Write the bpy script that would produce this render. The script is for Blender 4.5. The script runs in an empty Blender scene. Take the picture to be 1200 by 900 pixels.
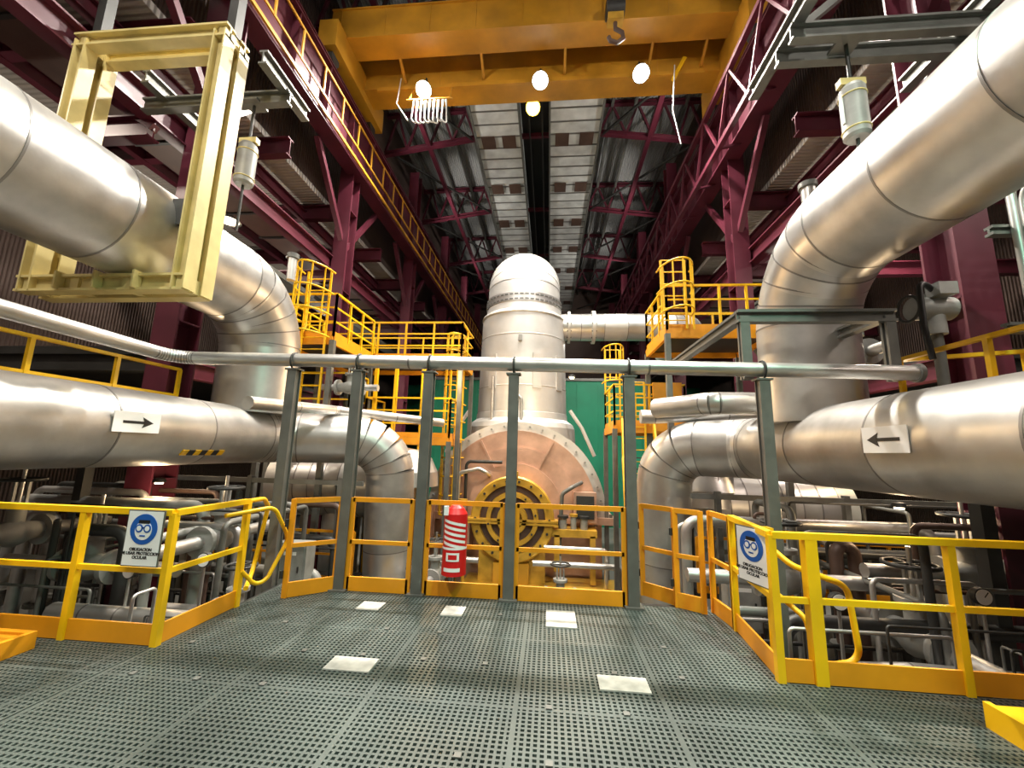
import bpy, math, random
from mathutils import Vector, Matrix
random.seed(7)
V=Vector
scene=bpy.context.scene
COL=scene.collection

# ------------------------------------------------------------------ materials
def mat(name, col, rough=0.5, metal=0.0, var=0.0, vscale=3.0, bump=0.0, bscale=40.0, emit=0.0, stretch=(1,1,1)):
    m=bpy.data.materials.new(name); m.use_nodes=True
    nt=m.node_tree; b=nt.nodes['Principled BSDF']
    b.inputs['Base Color'].default_value=(*col,1); b.inputs['Roughness'].default_value=rough
    b.inputs['Metallic'].default_value=metal
    tc=nt.nodes.new('ShaderNodeTexCoord')
    mp=nt.nodes.new('ShaderNodeMapping'); mp.inputs['Scale'].default_value=stretch
    nt.links.new(tc.outputs['Object'],mp.inputs['Vector'])
    if var>0:
        n=nt.nodes.new('ShaderNodeTexNoise'); n.inputs['Scale'].default_value=vscale; n.inputs['Detail'].default_value=6
        nt.links.new(mp.outputs[0],n.inputs['Vector'])
        r=nt.nodes.new('ShaderNodeValToRGB')
        r.color_ramp.elements[0].position=0.3; r.color_ramp.elements[1].position=0.7
        r.color_ramp.elements[0].color=(*[c*(1-var) for c in col],1)
        r.color_ramp.elements[1].color=(*[min(1,c*(1+var*0.6)) for c in col],1)
        nt.links.new(n.outputs['Fac'],r.inputs[0]); nt.links.new(r.outputs[0],b.inputs['Base Color'])
        mr=nt.nodes.new('ShaderNodeMapRange'); mr.inputs[3].default_value=max(0.05,rough-0.1*var*3); mr.inputs[4].default_value=min(1,rough+0.1*var*3)
        nt.links.new(n.outputs['Fac'],mr.inputs[0]); nt.links.new(mr.outputs[0],b.inputs['Roughness'])
    if bump>0:
        n2=nt.nodes.new('ShaderNodeTexNoise'); n2.inputs['Scale'].default_value=bscale
        nt.links.new(mp.outputs[0],n2.inputs['Vector'])
        bp=nt.nodes.new('ShaderNodeBump'); bp.inputs['Strength'].default_value=bump; bp.inputs['Distance'].default_value=0.02
        nt.links.new(n2.outputs['Fac'],bp.inputs['Height']); nt.links.new(bp.outputs[0],b.inputs['Normal'])
    if emit>0:
        b.inputs['Emission Color'].default_value=(*col,1); b.inputs['Emission Strength'].default_value=emit
    return m
def corrugated(name,col,scale,axis='X',rough=.5,metal=.3):
    m=bpy.data.materials.new(name); m.use_nodes=True
    nt=m.node_tree; b=nt.nodes['Principled BSDF']
    b.inputs['Roughness'].default_value=rough; b.inputs['Metallic'].default_value=metal
    tc=nt.nodes.new('ShaderNodeTexCoord'); w=nt.nodes.new('ShaderNodeTexWave'); w.bands_direction=axis
    w.inputs['Scale'].default_value=scale
    nt.links.new(tc.outputs['Object'],w.inputs['Vector'])
    bp=nt.nodes.new('ShaderNodeBump'); bp.inputs['Strength'].default_value=0.8; bp.inputs['Distance'].default_value=0.05
    nt.links.new(w.outputs['Fac'],bp.inputs['Height']); nt.links.new(bp.outputs[0],b.inputs['Normal'])
    n=nt.nodes.new('ShaderNodeTexNoise'); n.inputs['Scale'].default_value=0.6; n.inputs['Detail'].default_value=5
    nt.links.new(tc.outputs['Object'],n.inputs['Vector'])
    r=nt.nodes.new('ShaderNodeValToRGB'); r.color_ramp.elements[0].position=.3; r.color_ramp.elements[1].position=.7
    r.color_ramp.elements[0].color=(*[c*.75 for c in col],1); r.color_ramp.elements[1].color=(*[c*1.1 for c in col],1)
    nt.links.new(n.outputs['Fac'],r.inputs[0]); nt.links.new(r.outputs[0],b.inputs['Base Color'])
    return m
M={}
M['al0']=mat('aluminium_cladding_a',(.62,.61,.58),.38,.86,.20,2.0,.16,5)
M['al1']=mat('aluminium_cladding_b',(.52,.51,.49),.44,.86,.22,2.4,.18,6)
M['al2']=mat('aluminium_cladding_c',(.68,.67,.65),.34,.86,.18,1.7,.16,4)
M['alw']=mat('insulation_jacket_light',(.58,.57,.54),.45,.35,.16,1.2,.15,6)
M['seam']=mat('cladding_seam',(.26,.25,.24),.45,.8)
M['yel']=mat('yellow_paint',(.88,.50,.004),.40,0,.12,3)
M['ora']=mat('orange_yellow_paint',(.76,.30,.008),.42,0,.14,3)
M['crn']=mat('crane_ochre_paint',(.56,.27,.018),.45,0,.3,1.0)
M['pur']=mat('maroon_steel_paint',(.095,.015,.028),.42,0,.3,1.2)
M['gry']=mat('galvanised_grey',(.15,.15,.135),.5,.35,.2,5)
M['lgr']=mat('equipment_grey',(.30,.30,.28),.5,.2,.2,5)
M['dgr']=mat('dark_steel',(.045,.045,.042),.5,.4,.2,3)
M['brn']=mat('brown_duct',(.10,.06,.045),.5,.2,.2,2)
M['crm']=mat('cream_steel_paint',(.66,.54,.22),.45,0,.2,2.5)
M['grt']=mat('grating_grey',(.078,.096,.086),.42,.1,.45,.9)
M['deck']=mat('deck_concrete',(.15,.15,.135),.5,0,.3,1.0)
M['wht']=mat('white_sign',(.85,.85,.83),.5)
M['blu']=mat('sign_blue',(.01,.10,.42),.45)
M['blk']=mat('black',(.012,.012,.012),.5)
M['red']=mat('extinguisher_red',(.60,.008,.008),.4)
M['plate']=mat('pale_floor_plate',(.52,.50,.46),.6,0,.25,12)
M['cop']=mat('turbine_casing_paint',(.66,.42,.31),.36,.45,.3,1.6)
M['brg']=mat('bearing_ochre',(.60,.34,.04),.35,.2,.35,2.5)
M['grn']=mat('green_wall_paint',(.008,.22,.115),.6,0,.2,.8)
M['wall']=corrugated('wall_cladding',(.11,.075,.062),3.0,'Y')
M['roof']=corrugated('roof_sheet',(.36,.37,.37),2.5,'X',.5,.1)
M['aisle']=corrugated('aisle_soffit_sheet',(.58,.54,.49),2.2,'Y',.5,.1)
M['strip']=mat('roof_panel_light',(.60,.62,.60),.5,.1,.25,1.5)
M['lampw']=mat('lamp_white',(1,.97,.9),.5,emit=120)
M['lampy']=mat('lamp_yellow',(1,.62,.05),.5,emit=25)
M['lampfill']=mat('fill_lamp_glow',(1,.85,.6),.5,emit=6)  # glowing disc of the added fill lamps
M['cable']=mat('cable_white',(.6,.6,.58),.5)

# ------------------------------------------------------------------ builder
class B:
    def __init__(s,name):
        s.name=name; s.v=[]; s.f=[]; s.m=[]; s.s=[]; s.mats=[]
    def mi(s,k):
        if k not in s.mats: s.mats.append(k)
        return s.mats.index(k)
    def add(s,vs,fs,k,smooth=False):
        o=len(s.v); s.v+= [tuple(x) for x in vs]; i=s.mi(k)
        for f in fs: s.f.append(tuple(o+a for a in f)); s.m.append(i); s.s.append(smooth)
    def box(s,c,size,k,rz=0,R=None):
        hx,hy,hz=[a/2 for a in size]
        if R is None: R=Matrix.Rotation(rz,3,'Z')
        c=V(c)
        vs=[c+R@V((x*hx,y*hy,z*hz)) for x in(-1,1) for y in(-1,1) for z in(-1,1)]
        s.add(vs,[(0,1,3,2),(4,6,7,5),(0,4,5,1),(2,3,7,6),(0,2,6,4),(1,5,7,3)],k); return s
    def bb(s,a,b,k):
        return s.box([(a[i]+b[i])/2 for i in range(3)],[abs(b[i]-a[i]) for i in range(3)],k)
    def fr(s,p1,p2,up=(0,0,1)):
        d=(V(p2)-V(p1)); L=d.length; d.normalize(); u=V(up)
        if abs(d.dot(u))>.98: u=V((0,1,0))
        x=u.cross(d).normalized(); y=d.cross(x).normalized()
        return Matrix((x,y,d)).transposed(),L
    def beam(s,p1,p2,w,h,k,up=(0,0,1)):
        R,L=s.fr(p1,p2,up); return s.box((V(p1)+V(p2))/2,(w,h,L),k,R=R)
    def ibeam(s,p1,p2,w,h,k,up=(0,0,1),t=.035):
        R,L=s.fr(p1,p2,up); c=(V(p1)+V(p2))/2; yv=R.col[1]
        s.box(c+yv*(h/2-t/2),(w,t,L),k,R=R); s.box(c-yv*(h/2-t/2),(w,t,L),k,R=R)
        s.box(c,(t*.8,h-2*t,L),k,R=R); return s
    def sweep(s,pts,r,k,n=16,cap=True,radii=None):
        pts=[V(p) for p in pts]; N=len(pts)
        T=[]
        for i in range(N):
            a=pts[max(0,i-1)]; b=pts[min(N-1,i+1)]; T.append((b-a).normalized())
        t=T[0]; u=V((0,0,1)) if abs(t.z)<.9 else V((0,1,0))
        x=u.cross(t).normalized(); vs=[]
        for i in range(N):
            if i>0:
                q=T[i-1].rotation_difference(T[i]); x=q@x
            y=T[i].cross(x).normalized(); rr=radii[i] if radii else r
            for j in range(n):
                a=2*math.pi*j/n; vs.append(pts[i]+rr*(math.cos(a)*x+math.sin(a)*y))
        fs=[(i*n+j,i*n+(j+1)%n,(i+1)*n+(j+1)%n,(i+1)*n+j) for i in range(N-1) for j in range(n)]
        s.add(vs,fs,k,True)
        if cap:
            s.add(vs[:n],[tuple(range(n))[::-1]],k); s.add(vs[-n:],[tuple(range(n))],k)
        return s
    def cyl(s,p1,p2,r,k,n=20,cap=True): return s.sweep([p1,p2],r,k,n,cap)
    def tube(s,corners,r,k,R=.15,n=10,cap=True): return s.sweep(fillet(corners,R),r,k,n,cap)
    def lathe(s,prof,c,k,n=48,axis='Z'):
        c=V(c); vs=[]
        for (r,z) in prof:
            for j in range(n):
                a=2*math.pi*j/n
                if axis=='Z': vs.append(c+V((r*math.cos(a),r*math.sin(a),z)))
                else: vs.append(c+V((r*math.cos(a),z,r*math.sin(a))))
        for i in range(len(prof)-1):
            ring=vs[i*n:(i+2)*n]
            s.add(ring,[(j,(j+1)%n,n+(j+1)%n,n+j) for j in range(n)],k,True)
        return s
    def torus(s,c,R,r,k,axis=(0,0,1),n=24,m=8):
        ax=V(axis).normalized(); u=V((1,0,0)) if abs(ax.x)<.9 else V((0,1,0)); x=ax.cross(u).normalized(); y=ax.cross(x)
        pts=[V(c)+R*(math.cos(2*math.pi*i/n)*x+math.sin(2*math.pi*i/n)*y) for i in range(n+1)]
        return s.sweep(pts,r,k,m,False)
    def prism(s,prof,y0,y1,k,smooth=False):
        n=len(prof)
        vs=[(x,y0,z) for x,z in prof]+[(x,y1,z) for x,z in prof]
        s.add(vs,[(i,(i+1)%n,n+(i+1)%n,n+i) for i in range(n)],k,smooth)
        s.add(vs[:n],[tuple(range(n))],k); s.add(vs[n:],[tuple(range(n))[::-1]],k); return s
    def done(s,parent=None):
        me=bpy.data.meshes.new(s.name); me.from_pydata(s.v,[],s.f)
        for k in s.mats: me.materials.append(M[k])
        me.polygons.foreach_set('material_index',s.m); me.polygons.foreach_set('use_smooth',s.s)
        me.update()
        import bmesh
        bm=bmesh.new(); bm.from_mesh(me); bmesh.ops.recalc_face_normals(bm,faces=bm.faces); bm.to_mesh(me); bm.free()
        o=bpy.data.objects.new(s.name,me); COL.objects.link(o)
        if parent: o.parent=parent
        return o
def fillet(c,R,step=12):
    c=[V(p) for p in c]; out=[c[0]]
    for i in range(1,len(c)-1):
        a=(c[i-1]-c[i]); b=(c[i+1]-c[i]); la,lb=a.length,b.length; a.normalize(); b.normalize()
        ang=a.angle(b)
        if ang>math.pi-.02: out.append(c[i]); continue
        d=min(R/math.tan(ang/2),la*.49,lb*.49); r=d*math.tan(ang/2)
        p1=c[i]+a*d; p2=c[i]+b*d; o=c[i]+(a+b).normalized()*(r/math.sin(ang/2))
        v1=p1-o; v2=p2-o; tot=math.pi-ang; n=max(2,int(math.degrees(tot)/step))
        ax=v1.cross(v2).normalized()
        for j in range(n+1): out.append(o+Matrix.Rotation(tot*j/n,3,ax)@v1)
    out.append(c[-1]); return out
def clad(b,corners,r,R,sec=1.0,mats=('al0','al1','al2'),n=48,seam=True,start=0,lap=None):
    pts=fillet(corners,R,7.5)
    out=[pts[0]]; 
    for i in range(1,len(pts)):
        L=(pts[i]-pts[i-1]).length; k=max(1,round(L/sec))
        for j in range(1,k+1): out.append(pts[i-1].lerp(pts[i],j/k))
    i=0; q=start
    while i<len(out)-1:
        j=i+1
        while j<len(out)-1 and (out[j]-out[i]).length<min(sec*.8,r*.45): j+=1
        seg=out[i:j+1]
        a=seg[0]-(seg[1]-seg[0]).normalized()*.012 if i>0 else seg[0]
        b.sweep([a]+seg[1:] ,r*(1+.004*(q%2)),mats[(q*7+q//3)%len(mats)],n,cap=True)
        d=(seg[1]-seg[0]).normalized()
        if seam and i>0:
            b.sweep([seg[0]-d*.012,seg[0]+d*.012],r*1.009,'seam',n,cap=True)
        if lap and len(seg)==2 and (seg[1]-seg[0]).length>.5:
            Rf,_=b.fr(seg[0],seg[1]); a0=lap+(.22 if q%2 else -.12)
            rad=Rf.col[0]*math.cos(a0)+Rf.col[1]*math.sin(a0); tg=d.cross(rad)
            Rm_=Matrix((tg,rad,d)).transposed(); mid=(seg[0]+seg[1])/2
            b.box(mid+rad*(r+.003),(.035,.01,(seg[1]-seg[0]).length-.05),mats[0],R=Rm_)
            nn=int((seg[1]-seg[0]).length/.16)
            for t in range(nn):
                p=seg[0]+d*(.1+t*.16)+rad*(r+.01); b.box(p,(.012,.006,.012),'seam',R=Rm_)
        i=j; q+=1
    return b
def empty(name):
    e=bpy.data.objects.new(name,None); COL.objects.link(e); return e
def text(s,size,k,loc,rot,parent,name,ext=.002):
    c=bpy.data.curves.new(name,'FONT'); c.body=s; c.size=size; c.align_x='CENTER'; c.extrude=ext; c.space_line=.95; c.offset=size*.012
    o=bpy.data.objects.new(name,c); COL.objects.link(o)
    bpy.context.view_layer.update()
    me=bpy.data.meshes.new_from_object(o); bpy.data.objects.remove(o)
    o=bpy.data.objects.new(name,me); COL.objects.link(o); me.materials.clear(); me.materials.append(M[k])
    o.location=loc; o.rotation_euler=rot; o.parent=parent; return o

# ------------------------------------------------------------------ camera (photographer's eye height above grating)
cam=bpy.data.cameras.new('camera'); co=bpy.data.objects.new('camera',cam); COL.objects.link(co)
cam.sensor_width=36; cam.lens=480/1200*36; cam.clip_start=.05; cam.clip_end=200
Rm=Matrix.Rotation(math.radians(5.3),4,'Z')@Matrix.Rotation(math.radians(99.5),4,'X')@Matrix.Rotation(math.radians(1.5),4,'Z')
co.matrix_world=Matrix.Translation((0,0,1.65))@Rm
scene.camera=co

# ------------------------------------------------------------------ room shell
XL,XR,YB,YF=-16.0,15.0,42.0,-12.0
DZ=-2.3
B('floor').bb((XL,YF,DZ-.3),(XR,YB,DZ),'deck').done()
B('wall_left').bb((XL-.3,YF,DZ),(XL,YB,12),'wall').done()
B('wall_right').bb((XR,YF,DZ),(XR+.3,YB,12),'wall').done()
w=B('wall_back'); w.bb((XL,YB,DZ),(XR,YB+.3,8.5),'grn'); w.bb((XL,YB,8.5),(XR,YB+.3,19),'wall'); w.done()
# green acoustic partition behind the high-pressure turbine
w=B('wall_partition'); w.bb((-6.9,24.0,DZ),(5.6,24.2,5.9),'grn')
x=-6.8
while x<5.6: w.bb((x,23.96,DZ),(x+.05,24.0,5.9),'grn'); x+=1.2
w.bb((-6.9,23.9,5.9),(5.6,24.3,6.05),'gry'); w.done()
B('wall_front').bb((XL,YF-.3,DZ),(XR,YF,19),'wall').done()
B('wall_clerestory_left').bb((-8.6,YF,10.8),(-8.4,YB,19),'wall').done()
B('wall_clerestory_right').bb((7.2,YF,10.8),(7.4,YB,19),'wall').done()
B('ceiling').bb((-8.6,YF,18.8),(7.4,YB,19),'roof').done()
B('ceiling_aisle_left').bb((XL,YF,10.6),(-8.4,YB,10.8),'aisle').done()
B('ceiling_aisle_right').bb((7.2,YF,10.6),(XR,YB,10.8),'aisle').done()
s=B('roof_ventilation_panel_strip')
for (x0,x1) in ((-3.7,-1.45),(-.15,2.25)):
    s.bb((x0,YF,16.6),(x1,YB,16.75),'strip')
    y=YF
    while y<YB:
        s.bb((x0,y,16.57),(x1,y+.07,16.6),'seam'); y+=.75
    for i in range(14):
        y=-8+i*3.6
        for xx in (x0+.3,x1-.95): s.bb((xx,y,16.52),(xx+.65,y+.8,16.56),'brn')
    for xx in (x0,x1-.08): s.bb((xx,YF,16.45),(xx+.08,YB,16.75),'gry')
s.bb((-1.45,YF,17.3),(-.15,YB,17.4),'blk')
for xx in (-1.1,-.5): s.bb((xx,YF,16.75),(xx+.06,YB,16.9),'dgr')
s.done()
for i in range(9):
    y=-7+i*6.2
    t=B('roof_truss')
    for (xa,xb,sg) in ((-8.4,-3.8,1),(7.2,2.3,-1)):
        t.ibeam((xa,y,16.3),(xb,y,17.0),.22,.22,'pur'); t.ibeam((xa,y,18.5),(xb,y,18.6),.2,.2,'pur')
        n=4
        for j in range(n):
            a=xa+(xb-xa)*j/n; c=xa+(xb-xa)*(j+1)/n; m=(a+c)/2
            t.beam((a,y,16.35+.7*j/n),(m,y,18.5),.1,.1,'pur'); t.beam((m,y,18.5),(c,y,16.35+.7*(j+1)/n),.1,.1,'pur')
    t.beam((-3.8,y,17.0),(2.3,y,17.0),.16,.2,'pur')
    t.done()
t=B('roof_purlins')
for x in (-7.6,-6.4,-5.2,-4.2,2.9,4.0,5.2,6.4):
    t.bb((x-.06,YF,18.35),(x+.06,YB,18.6),'gry')
for x in (-6.1,4.6):
    t.bb((x-.1,YF,16.55),(x+.1,YB,16.75),'pur')
for i in range(8):
    y=-7+i*6.2
    for (xa,xb) in ((-8.3,-3.9),(7.1,2.4)):
        t.beam((xa,y,16.5),(xb,y+6.2,16.9),.09,.09,'dgr')
t.done()

# ------------------------------------------------------------------ columns, runway girders
CX=(-7.35,6.05)
for y in (-6.5,6.3,13.0,19.6,26.2,32.8,39.4):
    for x in CX:
        yy=7.2 if (x<0 and y==6.3) else y
        b=B('steel_column')
        b.ibeam((x,yy,DZ),(x,yy,16.4),.5,.55,'pur',up=(0,1,0),t=.04)
        b.box((x,yy,DZ+.03),(.8,.8,.06),'pur')
        for z in (1,4,7,10): b.box((x,yy,z),(.5,.5,.03),'pur')
        b.beam((x,yy,8.6),(x,yy+2.2,11.3),.16,.16,'pur'); b.beam((x,yy,8.6),(x,yy-2.2,11.3),.16,.16,'pur')
        b.done()
for x,sg in ((-7.1,1),(5.9,-1)):
    b=B('crane_runway_girder')
    b.ibeam((x,YF,12.4),(x,YB,12.4),.55,2.0,'pur',t=.06)
    y=YF
    while y<YB: b.box((x,y,12.4),(.5,.03,1.9),'pur'); y+=1.6
    b.bb((x+sg*-.2,YF,13.42),(x+sg*.3,YB,13.46),'pur')
    b.bb((x-.05,YF,13.46),(x+.05,YB,13.62),'dgr')
    if sg>0:
        for z in (12.0,12.9): b.bb((x+.3,YF,z),(x+.34,YB,z+.07),'crn')
        y=YF
        while y<YB: b.box((x+.33,y,12.45),(.04,.06,.95),'crn'); y+=1.1
        b.bb((x+.3,YF,11.5),(x+.36,YB,11.6),'crn')
    else:
        for z in (11.2,13.0): b.bb((x-.75,YF,z),(x-.6,YB,z+.15),'pur')
        y=YF
        while y<YB:
            b.beam((x-.68,y,11.25),(x-.68,y+1.0,13.1),.07,.07,'pur'); b.beam((x-.68,y+1.0,13.1),(x-.68,y+2.0,11.25),.07,.07,'pur')
            b.beam((x-.68,y,11.25),(x,y,11.4),.07,.07,'pur'); y+=2.0
    b.done()

# aisle framing
for sg,x0,x1,nm in ((-1,-7.6,XL,'l'),(1,6.3,XR,'r')):
    b=B('aisle_roof_framing')
    y=-6.5
    while y<YB:
        b.ibeam((x0,y,10.25),(x1,y,10.25),.25,.55,'pur'); y+=3.3
    for k in (1.6,4.6,7.2): b.ibeam((x0+sg*k,YF,10.15),(x0+sg*k,YB,10.15),.22,.4,'pur')
    b.ibeam((x0+sg*.1,YF,8.0),(x0+sg*.1,YB,8.0),.3,.5,'pur')
    for y in (0,6.3,13.,19.6,26.2):
        b.ibeam((x0,y,7.6),(x1,y,7.6),.25,.45,'pur')
        b.beam((x0,y,7.6),(x0+sg*3.8,y,10.1),.14,.14,'pur')
    b.done()
    d=B('ventilation_duct')
    d.bb((x0+sg*1.0,YF,8.5),(x0+sg*2.0,YB,9.0),'brn')
    y=YF
    while y<YB: d.bb((x0+sg*.95,y,8.45),(x0+sg*2.05,y+.08,9.05),'dgr'); y+=1.4
    d.done()
    c=B('cable_tray')
    for k in (.55,):
        c.bb((x0+sg*k,YF,6.7),(x0+sg*(k+.6),YB,6.75),'gry'); c.bb((x0+sg*k,YF,6.7),(x0+sg*k+.03,YB,6.85),'gry'); c.bb((x0+sg*(k+.6),YF,6.7),(x0+sg*(k+.6)+.03,YB,6.85),'gry')
    for j in range(6): c.cyl((x0+sg*(.65+.08*j),YF,6.79),(x0+sg*(.65+.08*j),YB,6.79),.03,'blk',8)
    c.done()
    z=B('aisle_mezzanine_floor'); z.bb((x0+sg*1.0,8,3.6),(x1,YB,3.75),'dgr'); z.ibeam((x0+sg*1.0,8,3.4),(x0+sg*1.0,YB,3.4),.25,.4,'pur')
    z.ibeam((x0+sg*1.0,8.1,3.4),(x1,8.1,3.4),.25,.4,'dgr'); z.done()

# ------------------------------------------------------------------ overhead crane
c=B('overhead_travelling_crane')
def girder(y0,y1,z0,z1,k='crn'):
    c.bb((-7.3,y0,z0),(6.1,y1,z1),k)
    c.bb((-7.3,y0-.06,z0-.04),(6.1,y1+.06,z0),k); c.bb((-7.3,y0-.06,z1),(6.1,y1+.06,z1+.04),k)
    x=-7
    while x<6: c.bb((x,y0-.02,z0),(x+.04,y1+.02,z1),k); x+=1.5
girder(10.8,11.5,14.85,15.95)
girder(12.2,12.95,14.3,15.9)
for x in (-7.0,5.8):
    c.bb((x-.3,10.2,13.95),(x+.3,13.8,14.9),'crn')
    for y in (10.6,13.4): c.cyl((x-.1,y,13.85),(x+.1,y,13.85),.22,'dgr')
c.bb((-6.2,12.1,14.16),(5.0,12.18,14.3),'crn')
for x in (-5.2,-2.4,.4,3.2,4.9): c.beam((x,11.5,14.86),(x,12.2,14.5),.08,.08,'crn')
c.bb((.6,10.8,16.0),(3.0,12.95,16.15),'crn'); c.bb((.9,11.2,16.15),(2.7,12.4,16.4),'brg')
c.bb((1.2,10.45,15.9),(2.5,10.9,16.2),'dgr')
for dx in (-.16,.16): c.cyl((1.85+dx,10.55,15.9),(1.85+dx,10.55,14.9),.025,'dgr',8)
c.bb((1.62,10.4,14.45),(2.08,10.7,15.15),'brg'); c.cyl((1.58,10.55,14.9),(2.12,10.55,14.9),.26,'dgr',24)
c.sweep([(1.85,10.55,14.45),(1.85,10.55,14.25),(2.05,10.55,14.1),(2.08,10.55,13.9),(1.9,10.55,13.75),(1.7,10.55,13.83),(1.65,10.55,13.97)],.065,'brn',10)
c.cyl((-5.0,11.9,13.5),(-3.4,11.9,13.5),.04,'crn',8)
for x in (-4.9,-3.5): c.beam((x,11.9,13.5),(x,12.2,14.4),.04,.04,'crn')
for i in range(8):
    x=-4.75+i*.15; w=.13
    c.tube([(x,11.9,13.47),(x-.03,11.86,12.7-.05*(i%3)),(x+w,11.94,12.6-.05*(i%2)),(x+w*.7,11.9,13.47)],.028,'cable',.12,8)
c.tube([(-5.3,12.0,14.5),(-5.35,11.9,13.4),(-4.9,11.9,12.7)],.02,'cable',.1)
c.tube([(4.0,12.0,14.4),(3.85,11.9,12.6),(4.05,11.9,11.4)],.02,'cable',.3)
c.beam((3.95,12.05,13.9),(4.35,12.05,14.7),.12,.12,'yel')
c.done()
def flood(x,y,z,k='lampw',tilt=.6,r=.27):
    b=B('crane_floodlight')
    d=V((0,-math.sin(tilt),-math.cos(tilt))); p=V((x,y,z))
    b.sweep([p-d*.45,p-d*.3,p-d*.05,p],r,'dgr',24,True,[.12,.16,r*.95,r*1.05])
    b.cyl(p+d*.0,p+d*.015,r*.94,k,24); b.beam(p-d*.4,p-d*.4+V((0,0,.35)),.06,.06,'dgr'); b.done()
    return p+d*.1,d
LPOS=[flood(-4.45,11.95,13.95),flood(-.42,11.95,14.05),flood(2.9,11.95,14.1)]
yl=flood(-.72,13.3,14.3,'lampy',.9)

# ------------------------------------------------------------------ grating platform
g=B('grating_platform')
def grate(x0,x1,y0,y1,lo=0):
    n=int(round((x1-x0)/.04))
    for i in range(lo,n+1):
        x=x0+i*.04; w=.0085 if i%25 else .017
        g.bb((x-w,y0,-.035),(x+w,y1,0),'grt')
    n=int(round((y1-y0)/.04))
    for i in range(n+1):
        y=y0+i*.04; w=.0085 if i%25 else .015
        g.bb((x0+(.02 if lo else 0),y-w,-.034),(x1,y+w,-.0008),'grt')
grate(-3.2,1.8,1.0,5.04); grate(-6.4,-3.24,1.0,3.4); grate(1.8,5.8,1.0,3.56,1)
g.bb((-6.4,-3,-.035),(5.8,1.0,0),'grt')
g.bb((-3.2,5.06,-.25),(1.8,5.12,-.002),'dgr')
g.bb((-3.25,3.46,-.25),(-3.21,5.1,-.002),'dgr'); g.bb((1.82,3.62,-.25),(1.86,5.1,-.002),'dgr')
g.bb((-6.4,3.42,-.25),(-3.22,3.46,-.002),'dgr'); g.bb((1.83,3.58,-.25),(5.8,3.62,-.002),'dgr')
for y in (1.5,3.2,4.9): g.ibeam((-6.4 if y<3.3 else -3.2,y,-.17),(5.8 if y<3.3 else 1.8,y,-.17),.15,.22,'dgr')
g.bb((-6.4,-3,-.42),(5.8,3.3,-.36),'blk'); g.bb((-3.2,3.3,-.42),(1.8,5.0,-.36),'blk')  # black sheets added under the grating so its holes look shaded
for x in (-6.2,-3.2,-.7,1.8,5.6):
    for y in (-2.8,3.3): g.beam((x,y,DZ),(x,y,-.2),.15,.15,'dgr')
for x in (-3.1,-.7,1.7): g.beam((x,4.95,DZ),(x,4.95,-.2),.15,.15,'dgr')
seen=set()
for i in range(46):
    x=-3+random.random()*5; y=1.3+random.random()*3.6
    x=round(x/.5)*.5; y=round(y/.5)*.5
    if (x,y) in seen: continue
    seen.add((x,y)); g.box((x+.02,y+.02,.005),(.04,.04,.008),'gry')
g.done()
for (x,y,w,d) in ((-1.5,3.36,.36,.2),(-1.86,4.53,.24,.22),(-.97,4.53,.22,.26),(.14,4.5,.3,.42),(.56,3.37,.36,.2)):
    B('floor_cover_plate').box((x,y,.006),(w,d,.01),'plate').done()

# ------------------------------------------------------------------ railings
def rail(name,pts,z=0,h=1.06,kick=.13,k='yel',kk='ora',sp=1.1,mids=(.55,),w=.055,ends=True):
    b=B(name)
    for i in range(len(pts)-1):
        a=V((*pts[i],z)); c=V((*pts[i+1],z)); L=(c-a).length; n=max(1,round(L/sp))
        for j in range(n+1):
            if j==0 and i>0: continue
            p=a.lerp(c,j/n); b.beam(p,p+V((0,0,h)),w,w,k,up=(0,1,0))
        b.beam(a+V((0,0,h)),c+V((0,0,h)),w*1.15,w*.9,k)
        for m in mids: b.beam(a+V((0,0,h*m)),c+V((0,0,h*m)),w*.6,w*.8,k)
        if kick: b.beam(a+V((0,0,kick/2+.005)),c+V((0,0,kick/2+.005)),.02,kick,kk)
    return b
r=rail('guard_railing',[(-6.4,3.42),(-4.07,3.42),(-3.22,3.42),(-3.22,4.3)],h=1.06,sp=1.0,kick=.16)
r.tube([(-3.22,4.3,1.06),(-3.22,4.55,1.06),(-3.3,4.75,.95),(-3.5,4.9,.2),(-3.2,4.4,.15)],.025,'yel',.12)
r.tube([(-3.22,4.0,.95),(-3.05,4.5,.98),(-3.0,4.75,.6),(-3.1,4.5,.1),(-3.2,4.3,.35)],.022,'yel',.15)
r.done()
r=rail('guard_railing',[(1.84,4.5),(1.76,3.58),(3.05,3.58),(4.4,3.58),(5.8,3.58)],sp=1.3,kick=.16)
r.bb((2.0,3.55,0),(2.09,3.63,1.06),'yel')
r.bb((1.9,3.9,-.02),(1.95,4.0,1.06),'yel')
r.tube([(1.9,4.3,1.0),(2.1,3.95,.75),(2.5,3.9,.62),(2.55,3.9,.05),(2.3,3.9,.0)],.025,'yel',.12)
r.tube([(1.9,4.2,.6),(2.15,3.9,.35),(2.2,3.85,.0)],.022,'yel',.1)
r.done()
def gate(name,a,c,z=0,h=1.06,n=1):
    b=B(name); a=V((*a,z)); c=V((*c,z)); d=(c-a).normalized()
    U=V((0,0,1))
    for p in (a,c): b.beam(p,p+U*h,.055,.03,'ora',up=(0,1,0))
    b.beam(a+U*(h-.02),c+U*(h-.02),.03,.055,'ora'); b.beam(a+U*.55,c+U*.55,.03,.045,'ora')
    b.beam(a+U*.08,c+U*.08,.03,.155,'ora')
    for zz in (.25,.8): b.cyl(a-d*.05+U*(zz-.04),a-d*.05+U*(zz+.04),.02,'dgr',8)
    return b
Y0=4.97
gate('safety_gate',(-2.36,Y0),(-1.62,Y0)).done()
gate('safety_gate',(-1.42,Y0),(-.53,Y0)).done()
gate('safety_gate',(-.36,Y0),(.86,Y0)).done()
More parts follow.
